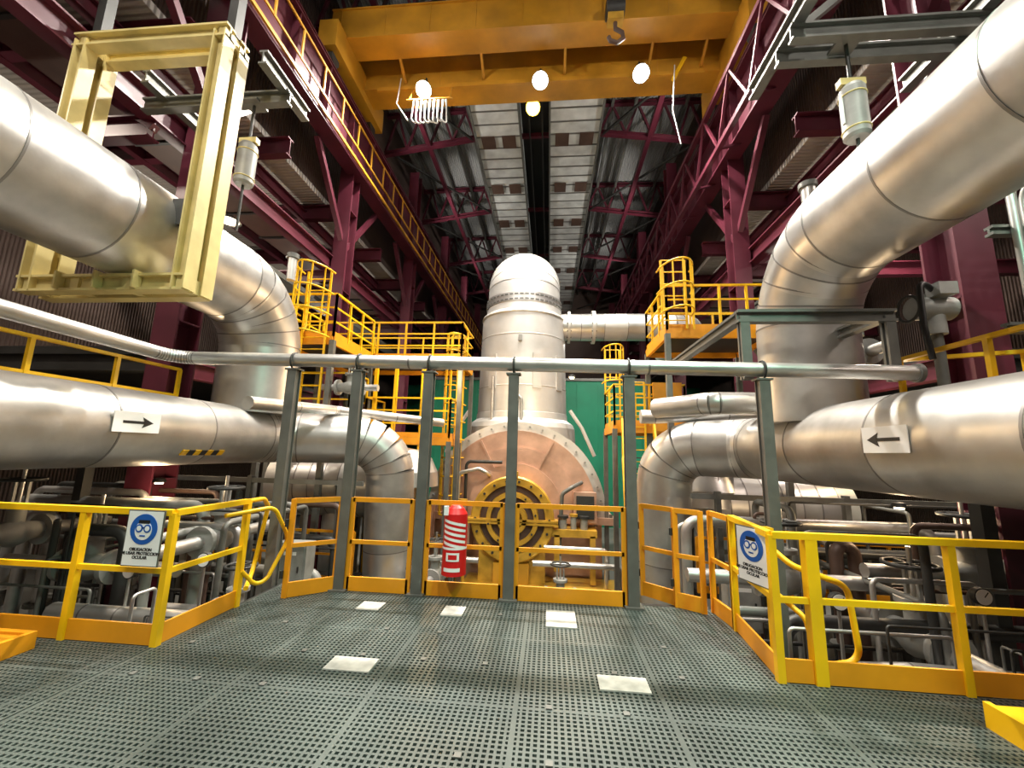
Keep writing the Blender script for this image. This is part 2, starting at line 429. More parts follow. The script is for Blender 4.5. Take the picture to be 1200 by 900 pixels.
gate('safety_gate',(-2.9,4.62),(-2.5,4.95)).done()
gate('safety_gate',(1.45,5.05),(1.68,4.9)).done()
gate('safety_gate',(1.80,4.95),(1.84,4.52)).done()
gate('safety_gate',(1.15,5.4),(1.45,5.1)).done()
b=B('kick_plate_curb'); b.bb((-4.9,3.2,0),(-4.1,3.25,.13),'ora'); b.bb((-4.14,2.7,0),(-4.1,3.2,.13),'ora'); b.bb((-4.86,2.7,0),(-4.14,2.74,.13),'ora'); b.bb((-4.9,2.7,.0),(-4.86,3.2,.13),'ora'); b.bb((-4.86,2.74,.1),(-4.14,3.2,.11),'ora'); b.done()
b=B('kick_plate_curb'); b.bb((2.84,2.78,0),(3.26,2.82,.15),'yel'); b.bb((2.80,2.78,0),(2.84,3.2,.15),'yel'); b.bb((3.26,2.78,0),(3.3,3.2,.15),'yel'); b.bb((2.84,2.82,.12),(3.26,3.2,.13),'yel'); b.done()

# ------------------------------------------------------------------ support posts and cross pipe
for x in (-3.32,-2.44,-1.51,-.44,.95,2.49):
    b=B('pipe_support_post')
    zt=2.78-.013*(x+5.2)-.1
    z0=0 if -3.25<x<1.9 else DZ
    b.ibeam((x,4.98,z0),(x,4.98,zt),.12,.12,'gry',up=(0,1,0),t=.012)
    b.beam((x-.001,4.98,z0),(x-.001,4.98,zt-.02),.09,.09,'gry',up=(0,1,0))
    b.box((x,4.98,z0+.01),(.2,.2,.02),'gry'); b.box((x,4.98,zt-.01),(.18,.14,.02),'gry')
    b.torus((x,4.98,zt+.1),.11,.012,'dgr',axis=(1,0,0))
    b.done()
b=B('horizontal_drain_pipe')
clad(b,[(-4.9,1.5,2.84),(-5.05,4.98,2.80),(4.15,4.98,2.665)],.085,.3,2.6,('al0','al2'),20)
b.cyl((4.15,4.98,2.665),(4.2,4.98,2.665),.11,'gry'); b.done()

# ------------------------------------------------------------------ large insulated pipes
LX,RX=-6.1,4.0; ZB=4.78; ZL=1.86; RB=.74; RL=.55
b=B('main_steam_pipe'); clad(b,[(LX,-6,ZB),(LX,7.95,ZB-.05),(LX,7.95,2.3)],RB,1.35,1.15,lap=-.5); b.done()
b=B('main_steam_pipe'); clad(b,[(RX,-6,ZB+.03),(RX,6.6,ZB-.02),(RX,6.6,2.2)],.67,1.3,1.15,start=1,lap=-2.5); b.done()
b=B('reheat_steam_pipe'); clad(b,[(LX,-6,ZL),(LX,8.6,ZL),(-3.75,9.6,ZL),(-3.65,9.8,-2.2)],RL,.9,1.5,start=2,lap=.9); b.done()
b=B('reheat_steam_pipe'); clad(b,[(RX,-6,1.88),(RX,8.4,1.85),(2.55,9.4,1.83),(2.4,9.7,-2.2)],.57,.8,1.5,start=1,lap=2.3); b.done()
def flange(b,c,ax,r,w=.08,k='gry'):
    c=V(c); ax=V(ax).normalized(); b.cyl(c-ax*w,c+ax*w,r,k,28)
    u=V((0,0,1)) if abs(ax.z)<.9 else V((1,0,0)); x=ax.cross(u).normalized(); y=ax.cross(x)
    for i in range(12):
        a=i*math.pi/6; p=c+(x*math.cos(a)+y*math.sin(a))*r*.88; b.cyl(p-ax*(w+.03),p+ax*(w+.03),.025,'dgr',6)
# ------------------------------------------------------------------ cream hanger frame
b=B('pipe_hanger_frame')
for y in (4.95,5.25):
    for x in (-5.08,-7.45): b.ibeam((x,y,3.75),(x,y,7.95),.2,.2,'crm',up=(1,0,0),t=.025)
    b.ibeam((-7.6,y,3.85),(-5.0,y,3.85),.18,.24,'crm'); b.ibeam((-7.6,y,7.95),(-4.98,y,7.95),.18,.24,'crm')
for x in (-5.08,-5.9,-6.7,-7.45):
    b.beam((x,4.9,3.85),(x,5.3,3.85),.12,.2,'crm')
for x in (-5.7,-6.3,-6.9): b.beam((x,4.86,3.75),(x,4.86,4.0),.03,.12,'crm',up=(0,1,0))
for x in (-5.08,-7.45): b.beam((x,4.9,7.95),(x,5.3,7.95),.12,.2,'crm')
b.box((-5.32,5.1,4.95),(.28,.3,.4),'dgr')
for x in (-5.08,-7.45): b.beam((x,5.1,8.05),(x,5.1,10.0),.15,.15,'dgr')
b.done()
def hanger(x,y,z,top,bot,r=.15):
    b=B('spring_hanger')
    b.lathe([(0,-.42),(r*.8,-.42),(r,-.38),(r,.3),(r*.8,.36),(.04,.36)],(x,y,z),'lgr',24)
    for zz in (-.3,.2): b.torus((x,y,z+zz),r,.012,'crm')
    b.cyl((x,y,z+.3),(x,y,top),.025,'dgr',8); b.cyl((x,y,bot),(x,y,z-.4),.022,'dgr',8)
    b.box((x,y,z+.42),(.32,.1,.1),'crm'); b.box((x,y,top),(.3,.3,.04),'gry')
    b.box((x-r,y-.01,z),(.03,.04,.4),'wht'); b.done()
hanger(-5.25,5.9,6.45,7.6,5.2); hanger(4.0,5.15,6.25,7.3,5.5)
b=B('hanger_support_beam')
for y in (5.0,5.35): b.ibeam((3.2,y,7.35),(5.9,y,7.35),.12,.25,'gry')
b.ibeam((3.3,4.6,7.6),(3.3,6.2,7.6),.15,.25,'gry'); b.ibeam((5.6,4.6,7.6),(5.6,6.2,7.6),.15,.25,'gry')
b.beam((3.3,5.2,7.5),(5.9,5.2,9.8),.1,.1,'gry'); b.done()
b=B('hanger_support_beam')
b.ibeam((-7.4,5.9,7.7),(-4.6,5.9,7.7),.14,.25,'gry'); b.ibeam((-4.7,5.3,7.9),(-4.7,6.5,7.9),.15,.25,'gry'); b.ibeam((-7.0,5.5,7.9),(-7.0,7,7.9),.15,.25,'gry'); b.done()
b=B('valve_access_frame')
X0,X1,zt=2.32,4.15,3.4
b.ibeam((X0,5.15,zt),(X1,5.15,zt),.12,.16,'gry')
for x in (X0+.08,X1-.08):
    b.ibeam((x,5.15,2.6),(x,5.15,zt),.11,.11,'gry',up=(0,1,0)); b.ibeam((x,5.15,zt+.02),(x,8.5,zt+.02),.11,.14,'gry')
b.done()

# ------------------------------------------------------------------ arrow signs on pipes
def arrow(name,x,y,z,face,dirn=1,w=.58,h=.29):
    e=empty(name); p=B('plate')
    t=.004
    p.bb((x-t,y-w/2,z-h/2),(x+t,y+w/2,z+h/2),'wht'); p.done(e)
    a=B('arrow'); X=x+face*.007
    a.add([(X,y-.2,z-.018),(X,y+.09,z-.018),(X,y+.09,z+.018),(X,y-.2,z+.018)],[(0,1,2,3)],'blk')
    a.add([(X,y+.22,z),(X,y+.06,z+.075),(X,y+.09,z),(X,y+.06,z-.075)],[(0,1,2,3)],'blk'); a.done(e)
arrow('flow_arrow_sign',LX+RL+.012,5.08,ZL+.06,1,h=.27,w=.64); arrow('flow_arrow_sign',RX-.57-.012,4.55,1.88,-1,h=.27)
b=B('hazard_stripe_label')
for i in range(7): 
    a=math.radians(-38); rr=RL+.008
    b.box((LX+rr*math.cos(a),6.0+i*.12,ZL+rr*math.sin(a)),(.012,.11,.10),'blk' if i%2 else 'yel',R=Matrix.Rotation(-a,3,'Y'))
b.done()
# ------------------------------------------------------------------ eye protection signs
def ppe(name,loc,rz):
    e=empty(name); p=B('plate'); w,h=.34,.46
    p.box((0,0,0),(w,.01,h),'gry'); p.box((0,-.006,0),(w-.02,.006,h-.02),'wht'); p.done(e)
    d=B('pictogram'); d.cyl((0,-.009,.075),(0,-.013,.075),.125,'blu',32)
    d.cyl((0,-.013,.065),(0,-.0155,.065),.078,'wht',24); d.box((0,-.0145,.135),(.1,.004,.03),'blk')
    for sx in (-1,1): d.cyl((sx*.038,-.0155,.082),(sx*.038,-.019,.082),.034,'blu',20)
    for sx in (-1,1): d.cyl((sx*.038,-.019,.082),(sx*.038,-.0205,.082),.021,'wht',20)
    d.box((0,-.017,.088),(.03,.004,.012),'blu'); d.box((0,-.017,.022),(.05,.004,.01),'blu'); d.done(e)
    text('OBLIGACION\nDE USAR PROTECCION\nOCULAR',.034,'blk',(0,-.011,-.1),(math.pi/2,0,0),e,'lettering')
    e.location=loc; e.rotation_euler=(0,0,rz); return e
ppe('eye_protection_sign',(-3.43,3.37,.85),0)
ppe('eye_protection_sign',(1.74,3.85,.84),math.radians(-72))
# ------------------------------------------------------------------ extinguisher with cover
b=B('fire_extinguisher_cover')
x,y=-1.06,4.86
b.lathe([(0,1.03),(.05,1.03),(.09,1.0),(.13,.94),(.135,.85),(.135,.56)],(x,y,0),'red',28)
b.lathe([(.135,.56),(.137,.4),(.14,.28),(.0,.28)],(x,y,0),'red',28)
def wrap(z0,z1,a0,a1,k,skew=0,r=.1375):
    n=10; vs=[]
    for i in range(n+1):
        t=i/n; a=a0+(a1-a0)*t
        vs+= [(x+r*math.sin(a),y-r*math.cos(a),z0+skew*t),(x+r*math.sin(a),y-r*math.cos(a),z1+skew*t)]
    b.add(vs,[(2*i,2*i+2,2*i+3,2*i+1) for i in range(n)],k,True)
for i in range(5): wrap(.62+i*.06,.65+i*.06,-.9,1.2,'wht',-.06,.1365)
wrap(.56,.585,-1.6,1.6,'wht'); wrap(.44,.53,-.5,.6,'wht',0,.141); wrap(.33,.37,-.7,.7,'wht',0,.142)
wrap(.46,.51,-.3,.4,'red',0,.1425)
b.box((x-.09,y-.11,.98),(.05,.03,.1),'wht'); b.box((x,y+.08,.9),(.1,.05,.04),'dgr'); b.done()

# ------------------------------------------------------------------ steam turbine
TX=-1.0
b=B('steam_turbine')
def semi(r,cz,bot,x=TX,n=40):
    p=[(x+r*math.cos(math.pi*i/n),cz+r*math.sin(math.pi*i/n)) for i in range(n+1)]
    return p+[(x-r,bot),(x+r,bot)]
CZ=-.12
b.prism(semi(2.62,CZ,DZ),13.1,21,'cop')
b.prism(semi(2.74,CZ,CZ-.3),12.98,13.14,'alw'); b.prism(semi(2.82,CZ,CZ-.3),14.0,14.2,'alw')
b.prism(semi(2.46,CZ,CZ-.2),12.9,13.0,'cop')
b.prism(semi(2.9,CZ+.05,DZ),16.2,21.5,'alw'); b.prism(semi(3.1,CZ,DZ),22,23.8,'alw')
b.bb((TX-3.0,12.8,CZ-.28),(TX+3.0,16,CZ-.08),'cop')
for i in range(14):
    b.cyl((TX-2.85+i*.44,12.95,CZ-.33),(TX-2.85+i*.44,12.95,CZ+.02),.05,'gry',8)
for i in range(1,20):
    a=math.pi*i/20; p=V((TX+2.6*math.cos(a),12.92,CZ+2.6*math.sin(a))); b.cyl(p-V((0,.06,0)),p,.035,'lgr',8)
b.prism(semi(1.95,CZ,CZ-.2),12.84,12.92,'cop'); b.prism(semi(1.45,CZ,CZ-.2),12.76,12.85,'cop')
for a in (62,118):
    a=math.radians(a); b.beam((TX+1.3*math.cos(a),12.84,CZ+1.3*math.sin(a)),(TX+2.4*math.cos(a),12.84,CZ+2.4*math.sin(a)),.06,.1,'cop',up=(0,1,0))
bx,bz=TX-.02,-.22
b.lathe([(0,12.22),(.3,12.22),(.3,12.0),(.42,12.0),(.42,12.15),(.62,12.15),(.62,12.02),(.74,12.02),(.74,12.2),(.95,12.2),(.95,12.08),(1.16,12.08),(1.2,12.12),(1.2,12.32),(1.08,12.36),(1.08,13.1)],(bx,0,bz),'brg',44,axis='Y')
b.lathe([(0,11.92),(.2,11.92),(.22,11.98),(.22,12.2)],(bx,0,bz),'lgr',24,axis='Y')
b.lathe([(.62,12.145),(.44,12.145)],(bx,0,bz),'brn',36,axis='Y'); b.lathe([(.94,12.19),(.76,12.19)],(bx,0,bz),'brn',36,axis='Y')
for i in range(18):
    a=i*math.pi/9; p=V((bx+1.06*math.cos(a),12.08,bz+1.06*math.sin(a))); b.cyl(p-V((0,.06,0)),p,.035,'dgr',8)
for i in range(8):
    a=i*math.pi/4+.2; p=V((bx+.68*math.cos(a),12.02,bz+.68*math.sin(a))); b.cyl(p-V((0,.05,0)),p,.03,'dgr',8)
b.bb((bx-1.3,12.0,bz-.06),(bx+1.3,12.5,bz+.0),'brg'); b.bb((bx-1.3,12.0,bz-.14),(bx+1.3,12.5,bz-.08),'brg')
b.box((bx,12.1,bz+1.25),(.3,.3,.16),'brg'); b.cyl((bx,12.1,bz+1.3),(bx,12.1,bz+1.5),.06,'lgr',12)
b.bb((bx-.95,12.25,DZ),(bx+.95,13.1,bz-.2),'brg'); b.bb((bx-1.35,11.9,DZ),(bx+3.0,13.0,DZ+.35),'brg')
b.bb((bx-.5,12.1,DZ+.35),(bx+.5,12.3,bz-1.2),'crn')
b.bb((bx+.95,12.2,bz-.45),(bx+2.4,12.9,bz-.25),'brg'); b.bb((bx-1.9,12.3,bz-.9),(bx-1.25,12.9,bz-.1),'cop')
b.bb((bx+1.2,12.2,-1.6),(bx+1.35,12.4,bz-.4),'brg'); b.bb((bx+2.2,12.2,-1.9),(bx+2.35,12.4,bz-.4),'brg')
for i,(x,z,s_) in enumerate(((1.45,-.2,.16),(1.75,-.15,.12),(2.05,-.2,.15),(-1.5,.15,.14))):
    b.cyl((bx+x,12.4,bz+z-.2),(bx+x,12.4,bz+z+.25),s_*.7,'lgr',14); b.cyl((bx+x,12.4,bz+z+.25),(bx+x,12.4,bz+z+.32),s_,'brg' if i%2 else 'dgr',14)
b.bb((TX-3.0,12.4,-1.5),(TX-2.45,12.8,.1),'cop'); b.bb((TX-2.95,12.36,-1.4),(TX-2.5,12.4,-.1),'lgr')
b.bb((TX+1.75,12.5,-.3),(TX+2.4,12.8,.55),'cop'); b.bb((TX+1.82,12.45,-.2),(TX+2.33,12.5,.45),'dgr')
b.tube([(TX-1.7,12.5,-1.8),(TX-1.7,12.5,1.0),(TX-1.1,12.5,1.15),(TX-.8,12.5,1.0),(TX-.8,12.9,.9)],.06,'al0',.15)
b.tube([(TX-1.5,12.6,-.2),(TX-1.5,12.6,1.35),(TX-.4,12.6,1.35)],.05,'dgr',.15)
b.tube([(TX+1.3,12.4,-1.6),(TX+1.4,12.4,.5),(TX+1.7,12.4,.7),(TX+2.0,12.9,.8)],.06,'gry',.15)
b.tube([(TX+.9,11.9,-.9),(TX+2.6,11.9,-.9),(TX+2.6,12.2,-2.2)],.06,'al2',.15)
b.tube([(TX+.6,11.8,-1.3),(TX+2.9,11.8,-1.3),(TX+2.9,11.8,-2.2)],.08,'al0',.15)
b.tube([(TX-.9,11.8,-1.3),(TX-2.7,11.8,-1.3),(TX-2.7,12.2,-2.2)],.08,'al1',.15)
b.tube([(TX-1.3,11.7,-2.2),(TX-1.3,11.7,-.9),(TX-2.3,11.7,-.9),(TX-2.3,12.8,-.9)],.05,'crn',.15)
b.done()
b=B('turbine_admission_vessel')
VY=15.0
b.lathe([(1.95,1.9),(1.92,2.5),(1.85,2.66),(1.66,2.8),(1.64,3.0)],(TX,VY,0),'alw',56)
zz=[3.0,3.9,4.8,5.7,6.5]
for i in range(4): b.lathe([(1.62-.02*i,zz[i]),(1.60-.02*i,zz[i+1])],(TX,VY,0),'alw',56); b.torus((TX,VY,zz[i]),1.61-.02*i,.022,'alw',n=56)
b.lathe([(1.54,6.45),(1.58,6.5),(1.54,6.58),(1.42,6.66),(1.40,6.9)],(TX,VY,0),'alw',56)
b.lathe([(1.40,6.9),(1.42,6.92),(1.42,7.25),(1.38,7.28)],(TX,VY,0),'al1',56)
for z in (6.98,7.16):
    for i in range(48):
        a=2*math.pi*i/48; b.box((TX+1.42*math.cos(a),VY+1.42*math.sin(a),z),(.02,.13,.05),'gry',R=Matrix.Rotation(a,3,'Z'))
for a in (-2.2,-1.2,-.6):
    b.box((TX+1.6*math.cos(a),VY+1.6*math.sin(a),4.4),(.05,.3,1.2),'alw',R=Matrix.Rotation(a,3,'Z'))
b.box((TX,VY-1.62,5.5),(.12,.08,.2),'lgr')
b.tube([(TX+.1,VY-1.75,2.3),(TX+.1,VY-1.75,3.4),(TX-.1,VY-1.6,3.6)],.05,'lgr',.1); b.tube([(TX-.9,VY-1.5,2.4),(TX-.9,VY-1.5,4.2)],.04,'al1',.1)
pts=fillet([(TX,VY,7.2),(TX,VY,8.0+.0),(TX,27,8.0),(TX,27,2.5)],1.55,5)
b.sweep(pts,1.36,'alw',56)
for i in range(2,len(pts)-1,3):
    d=(pts[i+1]-pts[i-1]).normalized(); b.sweep([pts[i]-d*.012,pts[i]+d*.012],1.368,'al1',56)
for sg in (-1,1): b.tube([(TX+sg*1.7,13.9,3.1),(TX+sg*2.1,13.9,2.5),(TX+sg*2.5,13.9,1.6)],.06,'alw',.5)
b.done()
b=B('crossover_branch_pipe')
clad(b,[(TX+1.3,VY,6.35),(5.3,VY,6.35),(5.3,VY+4,6.35)],.5,.8,.9,('al0','al2','alw'),40)
flange(b,(TX+2.6,VY,6.35),(1,0,0),.62,.06,'alw'); flange(b,(TX+1.7,VY,6.35),(1,0,0),.6,.05,'alw'); b.done()
b=B('stop_valve_casing'); clad(b,[(-7.0,10.6,.75),(-3.6,10.6,.75)],.82,.5,.4,('alw','al2','al0'),44)
b.lathe([(0,.95),(.35,.9),(.65,.7),(.82,.35),(.85,0)],(-3.7,10.6,.75),'al2',40); b.cyl((-5.4,10.6,DZ),(-5.4,10.6,.2),.4,'al1',32); b.done()
b=B('stop_valve_casing'); clad(b,[(6.6,10.4,.55),(3.6,10.4,.55)],.78,.5,.4,('alw','al2','al0'),44); b.cyl((4.6,10.4,DZ),(4.6,10.4,.2),.4,'al1',32)
b.lathe([(0,.9),(.4,.85),(.65,.7),(.8,.35),(.82,0)],(3.7,10.4,.55),'al2',40); b.done()

# ------------------------------------------------------------------ valves
def valve(x,y,z,s=1.0,k='lgr',axis='X',hw='dgr'):
    b=B('gate_valve')
    ax=V((1,0,0)) if axis=='X' else V((0,1,0))
    c=V((x,y,z)); b.sweep([c-ax*.3*s,c-ax*.15*s,c,c+ax*.15*s,c+ax*.3*s],.1,k,16,True,[.1*s,.12*s,.17*s,.12*s,.1*s])
    for t in (-.3,.3): b.cyl(c+ax*(t*s-.03*s),c+ax*(t*s+.03*s),.19*s,k,20)
    b.cyl(c,c+V((0,0,.3*s)),.09*s,k,16); b.cyl(c+V((0,0,.3*s)),c+V((0,0,.35*s)),.15*s,k,16)
    for t in (-.07,.07): b.beam(c+ax*t*s+V((0,0,.35*s)),c+ax*t*s+V((0,0,.62*s)),.03*s,.03*s,k,up=(0,1,0))
    b.cyl(c+V((0,0,.35*s)),c+V((0,0,.8*s)),.02*s,'al0',8)
    h=c+V((0,0,.64*s)); b.torus(h,.2*s,.02*s,hw)
    for i in range(4):
        a=i*math.pi/2; b.cyl(h,h+V((.2*s*math.cos(a),.2*s*math.sin(a),0)),.012*s,hw,6)
    L=.7 if z>1.5 else 1.1
    b.cyl(c-ax*L*s,c-ax*.3*s,.08*s,'al1',12); b.cyl(c+ax*.3*s,c+ax*L*s,.08*s,'al1',12)
    b.done()
# ------------------------------------------------------------------ access platforms (yellow)
def platform(name,x0,x1,y0,y1,z,legs=True,sides='FBLR',h=1.1,floor0=DZ,vsp=.8):
    b=B(name)
    b.bb((x0,y0,z-.06),(x1,y1,z),'dgr')
    for (a,c) in (((x0,y0),(x1,y0)),((x0,y1),(x1,y1)),((x0,y0),(x0,y1)),((x1,y0),(x1,y1))):
        b.beam((*a,z-.1),(*c,z-.1),.08,.2,'ora')
    segs=[]
    if 'F' in sides: segs.append([(x0,y0),(x1,y0)])
    if 'B' in sides: segs.append([(x0,y1),(x1,y1)])
    if 'L' in sides: segs.append([(x0,y0),(x0,y1)])
    if 'R' in sides: segs.append([(x1,y0),(x1,y1)])
    for sgm in segs:
        q=rail('x',sgm,z=z,h=h,sp=vsp,mids=(.35,.68),w=.05)
        o=len(b.v); b.v+=q.v
        for f,m,s_ in zip(q.f,q.m,q.s): b.f.append(tuple(o+i for i in f)); b.m.append(b.mi(q.mats[m])); b.s.append(s_)
    if legs:
        for x in (x0,x1):
            for y in (y0,y1): b.beam((x,y,floor0),(x,y,z-.1),.12,.12,'gry',up=(0,1,0))
    return b
def ladder(b,x,y,z0,z1,w=.45,cage=True,ax='X',c0=None):
    d=V((1,0,0)) if ax=='X' else V((0,1,0)); n=V((0,-1,0)) if ax=='X' else V((-1,0,0))
    p=V((x,y,0))
    for s_ in (-1,1): b.beam(p+d*s_*w/2+V((0,0,z0)),p+d*s_*w/2+V((0,0,z1)),.05,.03,'yel',up=(0,1,0))
    z=z0+.2
    while z<z1: b.cyl(p-d*w/2+V((0,0,z)),p+d*w/2+V((0,0,z)),.014,'yel',6); z+=.3
    if cage:
        z=(c0 if c0 is not None else z0+2.1); zs=[]
        while z<=z1+.01:
            pts=[p+d*(w/2+.1)*math.cos(a)+n*(.75*math.sin(a)) +V((0,0,z)) for a in [math.pi*i/12 for i in range(13)]]
            b.sweep(pts,.022,'yel',6); zs.append(z); z+=.55
        if zs:
            for a in (.5,1.05,1.57,2.1,2.64):
                q=p+d*(w/2+.1)*math.cos(a)+n*(.75*math.sin(a)); b.beam(q+V((0,0,zs[0])),q+V((0,0,zs[-1])),.035,.012,'yel',up=(0,1,0))
b=platform('access_platform',-6.9,-2.6,11.6,13.3,4.35,sides='FBR'); b.done()
b=platform('access_platform',-6.9,-5.3,9.3,11.5,4.35,sides='FLR',legs=True)
ladder(b,-5.75,9.2,2.0,6.0,.6,True,c0=4.3); b.done()
b=platform('access_platform',-5.2,-2.75,11.2,12.5,2.0,sides='FLR'); ladder(b,-3.0,12.9,DZ,5.4,cage=True); 
for x in (-5.0,-4.4,-3.6): b.beam((x,11.3,DZ),(x,11.3,4.3),.09,.09,'yel',up=(0,1,0))
b.done()
b=platform('access_platform',-7.4,-5.3,10.4,11.4,2.55,sides='FLR'); b.done()
b=platform('access_platform',2.75,5.2,9.6,11.6,4.6,sides='FLB',vsp=.6)
ladder(b,2.9,9.5,4.6,6.3,.55,True,c0=4.9)
for y in (9.6,10.6): b.beam((5.2,y,4.4),(5.9,y,3.2),.1,.1,'gry')
b.done()
b=platform('access_platform',1.75,3.6,11.2,13.0,2.45,sides='FLBR'); ladder(b,2.3,11.1,DZ,3.6,cage=False); ladder(b,2.0,13.1,2.4,5.0,cage=True,c0=3.9)
b.bb((2.75,11.1,2.3),(3.5,11.15,3.6),'ora'); b.done()
b=B('access_stair')
for s_ in (0,.8):
    b.beam((1.9+s_,10.9,1.6),(1.7+s_,9.0,DZ),.05,.22,'yel'); b.beam((1.9+s_,10.9,2.6),(1.7+s_,9.0,-1.3),.05,.05,'yel')
    for t in (0,.33,.66,1): 
        p=V((1.9+s_,10.9,1.6)).lerp(V((1.7+s_,9.0,DZ)),t); b.beam(p,p+V((0,0,1)),.04,.04,'yel',up=(0,1,0))
for i in range(14):
    p=V((2.3,10.9,1.6)).lerp(V((2.1,9.0,DZ)),i/14); b.box(p,(.8,.22,.03),'dgr')
b.done()
b=rail('walkway_railing',[(-6.95,2.5),(-6.95,7.0)],z=1.95,h=1.08,kick=0,sp=1.25); b.bb((-9,2.5,1.85),(-6.9,6.8,1.95),'dgr'); b.beam((-7.5,3,DZ),(-7.5,3,1.9),.15,.15,'dgr'); b.beam((-7.9,6.5,DZ),(-7.9,6.5,1.9),.15,.15,'dgr'); b.done()
b=rail('walkway_railing',[(6.8,4.9),(4.75,5.9),(4.75,2.5)],z=1.95,h=1.08,kick=0,sp=1.25); b.bb((4.75,2.5,1.85),(6.8,5.8,1.95),'dgr'); b.beam((5.2,3,DZ),(5.2,3,1.9),.15,.15,'dgr'); b.beam((5.2,5.6,DZ),(5.2,5.6,1.9),.15,.15,'dgr'); b.done()
rail('deck_railing',[(3.0,9.0),(9.0,9.0)],z=-1.0,h=1.05,k='ora').bb((3,9,-1.1),(9,9.9,-1.0),'dgr').beam((3.1,9.2,DZ),(3.1,9.2,-1.05),.1,.1,'dgr').beam((8.9,9.2,DZ),(8.9,9.2,-1.05),.1,.1,'dgr').done()
rail('deck_railing',[(-9.5,9.0),(-4.2,9.0)],z=-1.2,h=1.05,k='ora').bb((-9.5,9,-1.3),(-4.2,9.8,-1.2),'dgr').beam((-4.3,9.2,DZ),(-4.3,9.2,-1.25),.1,.1,'dgr').beam((-9.4,9.2,DZ),(-9.4,9.2,-1.25),.1,.1,'dgr').done()
rail('deck_railing',[(-3.6,8.2),(-1.4,8.2)],z=DZ,h=1.05,k='yel').done()
rail('deck_railing',[(.2,8.6),(1.3,8.6)],z=DZ,h=1.05,k='yel').done()

# ------------------------------------------------------------------ small bore piping
def piping(name,x0,x1,y0,y1,z0,z1,n,seed,rack=True,rs=(.02,.03,.045,.06,.09)):
    rnd=random.Random(seed); b=B(name)
    for i in range(n):
        x=rnd.uniform(x0,x1); y=rnd.uniform(y0,y1); r=rnd.choice(rs); k=rnd.choice(('al1','gry','gry','dgr','dgr','brn','lgr'))
        z=rnd.uniform(z0+.6,z1); m=rnd.random()
        if m<.45:
            x2=rnd.uniform(x0,x1); b.tube([(x,y,DZ),(x,y,z),(x2,y,z),(x2,y,DZ)],r,k,r*2.5,8)
        elif m<.75:
            y2=rnd.uniform(y0,y1); b.tube([(x,y,DZ),(x,y,z),(x,y2,z),(x,y2,DZ)],r,k,r*2.5,8)
        else: 
            b.tube([(x,y,DZ),(x,y,z),(x0-.4,y,z),(x0-.4,y,DZ)],r,k,r*2.5,8)
        if r>.035:
            for zz in (z*.5+DZ*.5,): b.cyl((x,y,zz-.03),(x,y,zz+.03),r*1.9,'gry',12)
    if rack:
        for j in range(3):
            x=x0+.5+j*(x1-x0-1)/2; b.beam((x,y1,DZ),(x,y1,z1),.1,.1,'gry',up=(0,1,0))
        b.beam((x0,y1,z1-.1),(x1,y1,z1-.1),.08,.1,'gry')
    b.done()
piping('small_bore_piping',-9.2,-4.0,5.4,8.8,-2.3,1.0,50,3)
piping('small_bore_piping',2.8,8.5,5.2,8.6,-2.3,1.0,46,5)
piping('small_bore_piping',-4.6,-3.3,9.9,11.9,-2.3,.2,12,8,False)
piping('instrument_tubing',-6.3,-3.9,4.0,4.9,-2.3,.1,12,21,False,(.012,.018,.025))
piping('instrument_tubing',2.7,5.6,4.2,4.8,-2.3,.2,12,22,False,(.012,.018,.025))
piping('lube_oil_piping',-3.3,1.4,9.3,11.4,-2.3,-1.7,14,11,False)
# pressure gauges on stands
for (x,y,z) in ((-4.3,5.1,.15),(-5.5,5.3,-.1),(3.1,5.0,.1),(4.6,5.1,.2),(-2.9,9.0,-.9)):
    b=B('pressure_gauge'); b.cyl((x,y,DZ),(x,y,z),.018,'al1',8); b.cyl((x,y-.03,z+.07),(x,y+.03,z+.07),.09,'dgr',20); b.cyl((x,y-.036,z+.07),(x,y-.03,z+.07),.078,'wht',20)
    b.beam((x,y-.04,z+.07),(x+.04,y-.04,z+.12),.008,.004,'blk',up=(0,1,0)); b.done()
def cabinet(name,x,y,z,w,d,h,k='lgr'):
    b=B(name); b.box((x,y,z+h/2),(w,d,h),k); b.box((x,y-d/2-.01,z+h/2),(w*.88,.02,h*.88),k); b.box((x+w*.3,y-d/2-.03,z+h*.5),(.02,.03,.1),'dgr')
    b.box((x,y-d/2-.022,z+h*.8),(w*.4,.005,.06),'wht')
    for sx in (-.4,.4): b.beam((x+sx*w,y,DZ),(x+sx*w,y,z),.05,.05,'gry',up=(0,1,0))
    b.done()
cabinet('instrument_cabinet',-7.6,7.9,-1.2,.9,.35,1.2); cabinet('instrument_cabinet',-4.7,7.7,-1.0,.6,.3,.9); cabinet('instrument_cabinet',6.5,7.2,-1.0,.8,.35,1.1); cabinet('instrument_cabinet',3.2,7.6,-1.1,.5,.3,.8)
for sx,(xa,xb) in ((0,(-6.4,-3.5)),(1,(2.1,5.6))):
    b=B('drain_line'); clad(b,[(xa,5.35,-.75),((xa+xb)/2,5.1,-.55),(xb,5.0,-.55)] if sx else [(xa,5.2,-.55),(xb,5.2,-.55)],.12,.3,.5,('al0','al2'),20); b.beam((xa+.4,5.2,DZ),(xa+.4,5.2,-.66),.08,.08,'dgr'); b.beam((xb-.3,5.2,DZ),(xb-.3,5.2,-.66),.08,.08,'dgr'); b.done()
for i,(x,y,z,s_) in enumerate(((-6.9,6.0,-.2,1.3),(-5.2,6.4,.2,1.2),(-4.4,5.9,-.7,1.0),(-7.8,5.6,.3,1.2),(3.3,6.4,.0,1.2),(4.4,5.7,-.4,1.3),(5.6,6.3,.2,1.2),(-2.6,9.9,-1.2,1.2),(.3,10.2,-1.6,1.1),(5.1,7.2,3.4,1.1),(-4.8,9.4,3.1,1.0))):
    valve(x,y,z,s_,axis='XY'[i%2])
